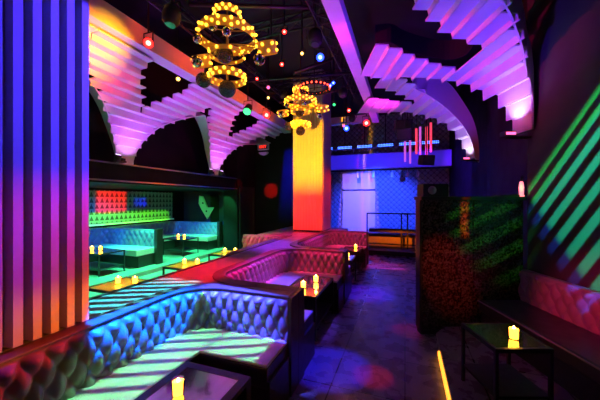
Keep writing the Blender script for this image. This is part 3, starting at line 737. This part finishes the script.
# ---------------- chandeliers
def chandelier(loc, label, s=1.0):
    t = empty('chandelier', loc, label, 'chandelier', 'tiered bulb chandeliers over the deck')
    # loc = bottom of the lowest ball; parts measured upward
    MB().tube([(0,0,.2),(0,0,TOP-loc[2])],.012,8).build('stem', M['brass'], t)
    bulb = None
    def ring(cx, cy, z, r, h, rows, n, tilt=0):
        nonlocal bulb
        Tm = Matrix.Translation((cx,cy,z)) @ Matrix.Rotation(R(tilt),4,'X')
        rg = MB().lathe([(r,-h/2),(r+.006,-h/2),(r+.006,h/2),(r,h/2),(r,-h/2)],40,Tm,cap=False).build('ring_band', M['bulb_band'], t, smooth=False)
        for k in range(rows):
            zz = (k-(rows-1)/2)*(h/rows)
            for i in range(n):
                a = 2*math.pi*(i+.5*(k%2))/n
                p = Tm @ Vector(((r+.012)*math.cos(a),(r+.012)*math.sin(a),zz))
                if bulb is None:
                    bulb = MB().lathe([(.003,-.019),(.015,-.010),(.0185,0),(.014,.012),(.003,.019)],8).build('bulb', M['bulb'], rg, loc=p, smooth=True)
                else:
                    c = bulb.copy(); col.objects.link(c); c.parent = rg; c.location = p
        for a in (0, 120, 240):
            q = Tm @ Vector((r*math.cos(R(a)), r*math.sin(R(a)), 0))
            MB().tube([q, (0,0,z+.08)], .005, 6).build('arm', M['brass'], t)
    ring(0,0,1.02,.15,.09,2,12)
    ring(0,0,.74,.34,.12,3,15)
    for a in (15, 165):
        ring(.50*math.cos(R(a)),.50*math.sin(R(a)),.58,.11,.15,2,6,25)
    ring(0,0,.52,.20,.05,1,8)
    ring(0,0,.24,.21,.10,2,14)
    def ball(x, y, z, r, name='mirror_ball'):
        mb = MB().lathe([(r*math.sin(math.pi*k/12)+.0005, -r*math.cos(math.pi*k/12)) for k in range(13)],20)
        mb.build(name, M['mirror'] if r < .09 else M['dark_mirror'], t, loc=(x,y,z))
    ball(0,0,.10,.105); ball(0,-.05,.50,.10); ball(-.26,-.12,.20,.09); ball(.42,.05,.42,.07); ball(-.46,0,.52,.07); ball(0,-.28,.72,.055)
    ball(.2,-.3,.60,.05); ball(-.2,-.3,.60,.05); ball(.05,.02,.92,.075)
    return t
def dm(N, K, b):
    b.inputs['Base Color'].default_value = (.14,.12,.16,1)
    tc = N.new('ShaderNodeTexCoord'); v = N.new('ShaderNodeTexVoronoi'); v.inputs['Scale'].default_value = 60
    K.new(tc.outputs['Object'], v.inputs['Vector'])
    bp = N.new('ShaderNodeBump'); bp.inputs['Strength'].default_value = .9; bp.inputs['Distance'].default_value = .02
    K.new(v.outputs['Distance'], bp.inputs['Height']); K.new(bp.outputs[0], b.inputs['Normal'])
M['dark_mirror'] = node_mat('dark_mirror_tiles', dm, .12, metal=1)
chandelier((-2.06,2.99,2.87), 'nearer and larger looking tiered chandelier with yellow bulbs and mirror balls')
chandelier((-2.2,6.0,3.05), 'smaller looking tiered chandelier in front of the yellow pillar')
# red lit ring further along
t = empty('light_ring', (-1.75,5.6,3.9), 'red and amber ring of bulbs under the ceiling above the farther chandelier', 'light')
MB().lathe([(.3,-.04),(.306,-.04),(.306,.04),(.3,.04),(.3,-.04)],36,cap=False).build('ring_band', M['matte_black'], t)
MB().tube([(0,0,-.05),(0,0,TOP-3.9)],.01,8).build('stem', M['black'], t)
MB().tube([(-.3,0,0),(.3,0,0)],.008,6).build('spoke', M['black'], t)
b0 = None
for i in range(22):
    a = 2*math.pi*i/22; p = (.315*math.cos(a), .315*math.sin(a), 0)
    if b0 is None: b0 = MB().lathe([(.004,-.018),(.016,-.008),(.018,0),(.014,.01),(.004,.018)],8).build('bulb', M['bulb_red'], t, loc=p, smooth=True); bA = b0
    else:
        c = b0.copy(); col.objects.link(c); c.location = p

# ---------------- ceiling rig
def pipe(name, pts, r, label, m='pipe'):
    o = MB().tube(pts, r, 10).build(name, M[m], smooth=True); return tag(o, label, 'pipe', 'rig pipes under the ceiling')
pipe('rig_pipe', [(-1.4,2.3,4.55),(-2.0,3.4,4.45)], .03, 'bronze pipe slanting down towards the right of the near chandelier')
pipe('rig_pipe', [(-3.0,3.4,4.5),(-1.32,4.1,4.5)], .03, 'thin bronze pipe crossing the ceiling right of the near chandelier', 'pipe')
pipe('rig_pipe', [(-3.4,5.2,4.1),(-.99,5.6,4.1)], .025, 'black pipe crossing above the farther chandelier', 'black')
pipe('rig_pipe', [(-1.95,5.0,4.0),(-1.32,5.7,4.5)], .03, 'bronze pipe rising beside the blue spotlight')
pipe('rig_pipe', [(-2.9,6.4,4.0),(-1.2,6.6,4.2)], .03, 'bronze pipe just in front of the yellow pillar top')
def truss(p0, p1, label):
    p0, p1 = Vector(p0), Vector(p1); d = (p1-p0); n = int(d.length/.3); e = d.normalized(); sd = e.cross(Vector((0,0,1))).normalized()*.12; up = Vector((0,0,.2))
    t = empty('lighting_truss', p0, label, 'truss', 'trusses under the ceiling')
    for off in (sd, -sd, up):
        MB().tube([off, off+d], .018, 8).build('chord', M['black'], t)
    mb = MB()
    for i in range(n):
        a = d*(i/n); b_ = d*((i+1)/n)
        for x, y in ((sd,up),(up,-sd),(-sd,sd)):
            mb.tube([x+a, y+b_], .009, 5)
    mb.build('lacing', M['black'], t)
    for k in (.15,.85):
        MB().tube([up+d*k, Vector((0,0,TOP-p0.z))+d*k], .01, 6).build('hanger', M['black'], t)
truss((-3.2,.8,4.35), (-3.2,8.0,4.35), 'black lattice truss running along the left beam')
truss((-1.14,1.2,4.32), (-1.14,7.6,4.32), 'black lattice truss running beside the magenta beam')
truss((-3.3,2.1,4.62), (-1.0,2.1,4.62), 'black lattice truss crossing before the near chandelier')
truss((-3.3,4.6,4.62), (-1.0,4.6,4.62), 'black lattice truss crossing between the two chandeliers')
truss((-3.3,6.9,4.62), (-1.0,6.9,4.62), 'black lattice truss crossing at the yellow pillar')
def stage_light(loc, aim, lensm, label, s=1.0, kind='par', hang=True):
    t = empty('stage_light', loc, label, 'stage light', 'stage lights hanging in the rig')
    q = (Vector(aim)-Vector(loc)).to_track_quat('-Z','Y').to_matrix().to_4x4()
    if kind == 'par':
        prof = [(.035*s,.16*s),(.06*s,.13*s),(.075*s,.05*s),(.085*s,-.08*s),(.08*s,-.085*s)]
    else:
        prof = [(.05*s,.12*s),(.11*s,.10*s),(.13*s,0),(.115*s,-.10*s),(.075*s,-.14*s)]
    MB().lathe(prof,20,q).build('housing', M['matte_black'], t, smooth=True)
    r_, z_ = prof[-1][0]*.92, prof[-1][1]-.004
    MB().lathe([(.001,z_),(r_,z_),(r_,z_-.008),(.001,z_-.008)],20,q).build('lens', M[lensm], t)
    if lensm in ('l_red','l_blue','l_amber'): MB().lathe([(.001,z_-.009),(r_*.5,z_-.009),(r_*.5,z_-.014),(.001,z_-.014)],16,q).build('lens_core', M['core_'+lensm[2:]], t)
    w_ = prof[2][0]+.02
    MB().tube([(-w_,0,0),(-w_,0,.17*s),(w_,0,.17*s),(w_,0,0)],.01,6).build('yoke', M['black'], t)
    if hang: MB().tube([(0,0,.17*s),(0,0,TOP-loc[2])],.012,6).build('clamp', M['black'], t)
    return t
E = (0,0,1.6)
SL = [((-3.36,3.0,3.79),E,'l_red','round red stage light just above the left beam','par',.85),
 ((-3.35,6.6,3.79),E,'l_red','red stage light on the left beam near the farther chandelier','par',1.1),
 ((-1.0,8.0,3.72),E,'l_red','red stage light at the far end of the magenta beam','par',1.1),
 ((-1.45,5.0,4.2),E,'l_blue','bright blue stage light hanging high in the middle of the rig','par',.9),
 ((-1.55,8.0,3.62),E,'l_blue','blue stage light under the violet cross beam','par',1.0),
 ((-3.25,5.5,3.6),(-2.6,3,1),'l_green','black stage light with a green lens right of the left beam','par',1.1),
 ((-4.1,4.34,3.93),E,'l_amber','tiny amber stage light seen through the left arch opening','par',.5),
 ((-2.85,2.55,4.1),E,'l_amber','small amber oval stage light upper left in the rig','par',.7),
 ((-2.3,2.45,4.5),E,'l_green','green and yellow stage light at the top edge of the picture','par',1.0),
 ((-2.9,2.3,4.35),E,'l_pink','red clustered stage light at the top left of the rig','par',1.0),
 ((-2.55,2.6,3.75),(-2.6,2.0,0),'l_off','unlit black moving head left of the near chandelier','head',.8),
 ((-2.75,3.6,3.5),(-1.9,2.9,1),'l_off','unlit black moving head tucked behind the near chandelier','head',.9),
 ((-2.0,4.1,4.05),(-1,3,0),'l_off','unlit black moving head between the chandeliers','head',.8),
 ((-1.3,4.2,4.1),(-1,3,0),'l_off','unlit black moving head beside the magenta beam','head',.9),
 ((-1.3,6.3,4.0),(-1.2,4,0),'l_off','unlit black moving head right of the yellow pillar','head',.8),
 ((-1.35,7.3,3.9),E,'l_red','small red stage light right of the yellow pillar top','par',.6),
 ((-1.55,7.6,3.6),E,'l_pink','small pink stage light low by the yellow pillar top','par',.5),
 ((-2.3,5.2,4.3),E,'l_red','small red stage light above the farther chandelier','par',.5),
 ((-2.75,5.0,4.0),E,'l_red','small red stage light between chandelier and left beam','par',.4),
 ((-1.5,5.95,4.05),E,'l_blue','small blue stage light beside the magenta beam','par',.45),
 ((-1.35,5.6,3.95),E,'l_blue','small dim blue stage light below the bright blue one','par',.45),
 ((-1.75,4.05,4.2),E,'l_red','small red stage light right of the near chandelier, high in the rig','par',.45),
 ((-2.45,4.9,3.75),E,'l_pink','tiny pink stage light low between the two chandeliers','par',.4),
 ((-2.95,5.9,3.95),E,'l_amber','tiny amber stage light left of the farther chandelier','par',.4),
 ((-1.5,6.3,3.75),E,'l_green','tiny green stage light right of the farther chandelier','par',.4),
 ((-1.55,4.3,3.95),E,'l_amber','tiny amber stage light below the slanting bronze pipe','par',.35),
 ((-1.3,7.5,3.75),(-1.3,5,1),'l_off','unlit black moving head just before the violet cross beam','head',.7),
 ((-2.7,6.2,4.1),(-2.2,4,1),'l_off','unlit black moving head above left of the farther chandelier','head',.7)]
for loc, aim, lm, lab, kd, s_ in SL: stage_light(loc, aim, lm, lab, s_, kd)

# ---------------- tables
def table(name, label, cx, cy, wx, wy, h, z0, rz=0, shelf=True, group='low glass topped tables', fr='black', b_=.022, top='glass_top'):
    t = empty(name, (cx, cy, z0), label, 'table', group, rz)
    hx, hy = wx/2, wy/2
    for sx in (-1,1):
        for sy in (-1,1):
            MB().box(sx*hx-(b_ if sx>0 else 0), sx*hx+(0 if sx>0 else b_), sy*hy-(b_ if sy>0 else 0), sy*hy+(0 if sy>0 else b_), 0, h-.03).build('leg', M[fr], t)
    f = MB()
    f.box(-hx,hx,-hy,-hy+b_,h-.03,h).box(-hx,hx,hy-b_,hy,h-.03,h).box(-hx,-hx+b_,-hy+b_,hy-b_,h-.03,h).box(hx-b_,hx,-hy+b_,hy-b_,h-.03,h)
    f.build('top_frame', M[fr], t)
    MB().box(-hx+b_,hx-b_,-hy+b_,hy-b_,h-.012,h-.002).build('glass_top', M[top], t)
    if shelf:
        MB().box(-hx+.01,hx-.01,-hy+.01,hy-.01,.12,.14).build('shelf', M['matte_black'], t)
    return t
def candle(label, x, y, z, power=.7, group='votive candles on the tables', proto=[]):
    if not proto:
        t = empty('votive_candle', (x,y,z), label, 'candle', group)
        MB().lathe([(.030,0),(.033,.004),(.038,.09),(.036,.09),(.031,.008),(.001,.008)],18,cap=False).build('glass_cup', M['votive'], t, smooth=True)
        MB().lathe([(.001,.009),(.028,.009),(.033,.076),(.001,.076)],16).build('wax', M['wax'], t, smooth=True)
        MB().lathe([(.001,.077),(.008,.080),(.009,.086),(.004,.095),(.001,.10)],12).build('flame', M['flame'], t, smooth=True)
        proto.append(t)
    else:
        t = copy_tree(proto[0]); t.location = (x,y,z); t['label'] = label; t['group'] = group
    point((x,y,z+.13), (1,.38,.05), power, .015)
    return t
Wt = lambda u, D: W(u, D)
p = W(1.545,2.17)
table('glass_table', 'small square glass topped table with lower shelf on the right-hand step', p.x, p.y, .40, .42, .475, .1, YAW)
p = W(1.575,2.10); candle('votive candle on the small square table at the right', p.x, p.y, .575, 1.0)
table('glass_table', 'low black framed table in the nearest booth, cut by the bottom edge', -1.15, 1.02, .50, 1.08, .5, 0, b_=.055)
candle('votive candle at the bottom edge, on the table of the nearest booth', -1.2, 1.27, .50, .8)
table('glass_table', 'black framed table in the second booth with two candles', -1.16, 3.52, .42, .86, .5, 0)
candle('lower left candle of the pair on the second booth table', -1.19, 3.35, .50, .8)
candle('upper right candle of the pair on the second booth table', -1.12, 3.66, .50, .8)
table('glass_table', 'nearer table of the farthest aisle booth with one candle', -1.12, 5.45, .42, .5, .5, 0)
candle('candle on the nearer table of the farthest booth', -1.03, 5.45, .50, .6)
table('glass_table', 'farther table of the farthest aisle booth with one candle', -1.12, 6.45, .42, .6, .5, 0)
candle('candle on the farther table of the farthest booth', -1.05, 6.5, .50, .6)
G3 = 'tables in the green lounge'
table('glass_table', 'lounge table in front of the nearer blue banquette', -6.0, 4.1, .9, .55, .45, .1, 0, True, G3)
candle('left candle on the nearer lounge table', -6.1, 4.06, .55, .4); candle('right candle on the nearer lounge table', -5.93, 4.12, .55, .4)
table('glass_table', 'lounge table in front of the far corner banquette', -5.85, 6.3, .7, .6, .45, .1, 0, True, G3)
candle('left candle on the far lounge table', -5.95, 6.3, .55, .4); candle('right candle on the far lounge table', -5.78, 6.35, .55, .4)
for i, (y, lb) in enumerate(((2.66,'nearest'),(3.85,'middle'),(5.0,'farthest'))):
    table('glass_table', lb+' of the three low yellow lit tables left of the raised deck', -3.4, y, .6, .55, .5, .012, 0, False, 'yellow lit tables left of the deck', top='candle_glow_top')
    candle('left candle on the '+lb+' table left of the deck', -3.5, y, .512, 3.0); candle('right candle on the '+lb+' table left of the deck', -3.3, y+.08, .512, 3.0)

# ---------------- far end
s = MB().box(-2.36,-1.08,11.36,11.499,.35,2.72).build('projection_screen', M['screen']); tag(s, 'pale lavender lit screen on the far wall', 'screen')
MB().box(-2.36,-1.08,11.345,11.36,1.96,2.02).build('seam_band', M['dark_wall'], s)
s = MB().box(-2.95,1.45,10.6,10.75,2.74,3.28).build('fascia_panel', M['plaster']); tag(s, 'deep blue lit header above the far stage', 'panel')
s = MB().tube([(-2.95,10.35,2.66),(1.4,10.35,2.66)],.025,10).build('hanging_rail', M['black'], smooth=True); tag(s, 'thin black rail under the blue header', 'rail')
for i, x in enumerate((-2.9,-2.2,-1.6,-1.05,-.42,.08,.4)):
    t = empty('rail_spotlight', (x,10.35,2.4), 'small pale spotlight on the thin rail, number %s from the left in the row' % ('one two three four five six seven'.split()[i]), 'spotlight', 'small spotlights on the far rail')
    MB().lathe([(.02,.17),(.045,.13),(.055,0),(.05,-.01)],12).build('shade', M['screen'], t, smooth=True)
    MB().tube([(0,0,.17),(0,0,.26)],.012,6).build('stem', M['screen'], t)
ORD = 'first second third fourth fifth sixth'.split()
for i in range(6):
    x = -2.65+.68*i
    t = empty('led_bar', (x,9.9,3.42), ORD[i]+' blue LED bar from the left under the far ceiling', 'light bar', 'row of blue LED bars')
    MB().box(-.27,.27,-.05,.05,-.06,.06).build('housing', M['matte_black'], t, bevel=.006)
    for r_ in (-.025,.025):
        mb = MB()
        for k in range(10): mb.box(-.24+.05*k,-.21+.05*k,-.056,-.049,r_-.012,r_+.012)
        mb.build('led_row', M['led_blue'], t)
    MB().tube([(0,0,.06),(0,0,TOP-3.42)],.012,6).build('hanger', M['black'], t)
# tubes
for i, (x, y, z0, z1, m_) in enumerate(((-.0,8.9,2.72,3.5,'white_tube'),(.14,8.9,2.66,3.6,'white_tube'),(.30,8.7,2.9,3.62,'red_tube'),(.40,8.7,2.8,3.66,'white_tube'),(.55,8.5,2.7,3.6,'red_tube'),(.66,8.5,2.9,3.7,'red_tube'))):
    o = MB().tube([(x,y,z0),(x,y,z1)],.03,10).build('light_tube', M[m_], smooth=True)
    tag(o, ORD[i]+' vertical glowing tube from the left, right of the LED bars', 'light tube', 'cluster of vertical tubes')
    MB().tube([(x,y,z1),(x,y,TOP)],.006,6).build('wire', M['black'], o)
def loudspeaker(loc, rz, tx, label, s_=1):
    t = empty('loudspeaker', loc, label, 'speaker', 'speakers hanging on the right', rz)
    Tm = Matrix.Rotation(R(tx),4,'X')
    MB().box(-.2*s_,.2*s_,-.15*s_,.15*s_,-.16*s_,.16*s_,lambda x,y,z: tuple(Tm@Vector((x,y,z)))).build('cabinet', M['matte_black'], t, bevel=.01)
    MB().box(-.17*s_,.17*s_,-.16*s_,-.151*s_,-.13*s_,.13*s_,lambda x,y,z: tuple(Tm@Vector((x,y,z)))).build('grille', M['stripe_wall'], t)
    MB().tube([(0,0,.16*s_),(0,0,TOP-loc[2])],.012,6).build('hanger', M['black'], t)
loudspeaker((-.05,7.6,3.45), R(10), 15, 'dark loudspeaker hanging above the glowing tubes')
loudspeaker((.45,7.0,2.5), R(30), 10, 'dark loudspeaker hanging right of the glowing tubes', .7)
loudspeaker((.0,7.0,3.1), R(-10), 5, 'dark loudspeaker hanging left of the smaller right arch', .8)
# railing and couch
t = empty('stage_railing', (-.55,9.0,0), 'thin black railing frame at the far end of the aisle', 'railing')
for x in (-.55,.45,.62,1.0): MB().box(x-.02,x+.02,-.02,.02,0,1.2).build('post', M['black'], t)
MB().box(-.55,1.0,-.02,.02,1.17,1.21).build('top_rail', M['black'], t); MB().box(-.55,1.0,-.02,.02,.25,.29).build('bottom_rail', M['black'], t)
MB().box(-.5,.95,.06,.4,.62,.72).build('counter', M['black'], t)
t = empty('orange_bench', (-.45,9.62,0), 'low bench behind the far railing, its front lit orange', 'bench')
MB().box(-.75,1.4,-.1,.4,0,.44).build('base', M['leather'], t); MB().box(-.75,1.4,-.12,.4,.44,.52).build('seat', M['wine_leather'], t, bevel=.03)
MB().box(-.75,1.4,.3,.42,.56,.62).build('top_edge', M['screen'], t, bevel=.02)
t = empty('low_platform', (-.4,9.3,0), 'low dark step under the far railing', 'platform')
MB().box(-.7,1.7,-.7,-.36,0,.16).build('step', M['matte_black'], t); MB().box(-.7,1.7,-.715,-.70,.12,.16).build('nosing', M['steel'], t)
# exit sign on the far left wall
t = empty('exit_sign', (-4.45,8.5,3.37), 'exit sign with red letters in a violet frame on the dark far wall', 'sign')
MB().box(-.20,.20,0,.06,-.10,.10).build('frame', M['plaster'], t, bevel=.006)
MB().box(-.17,.17,-.006,0,-.07,.07).build('face', M['matte_black'], t)
cu = bpy.data.curves.new('exit_letters','FONT'); cu.body = 'EXIT'; cu.size = .13; cu.extrude = .003; cu.align_x = 'CENTER'; cu.align_y = 'CENTER'
tx = bpy.data.objects.new('letters', cu); LM = (mat('red_letters', (1,.1,.05), .4, emit=(1,.03,.01), estr=2.5, noise=.02)); 
me = bpy.data.meshes.new_from_object(tx); bpy.data.objects.remove(tx); me.materials.clear(); me.materials.append(LM)
tx = bpy.data.objects.new('letters', me); col.objects.link(tx); tx.parent = t; tx.location = (0,-.012,0); tx.rotation_euler = (R(90),0,0)
hb = MB(); hb.slab([(.17*math.cos(R(a)),0,.1*math.sin(R(a))) for a in range(180,361,15)], (0,.08,0))
hb.build('wall_lamp', M['plaster'], loc=(-4.45,8.51,3.2)); tag(bpy.data.objects['wall_lamp'], 'half round violet wall lamp right under the exit sign', 'lamp')
spot((-4.1,7.4,2.6), (-4.45,8.5,3.28), (.6,.2,1), 14, 20, .6)
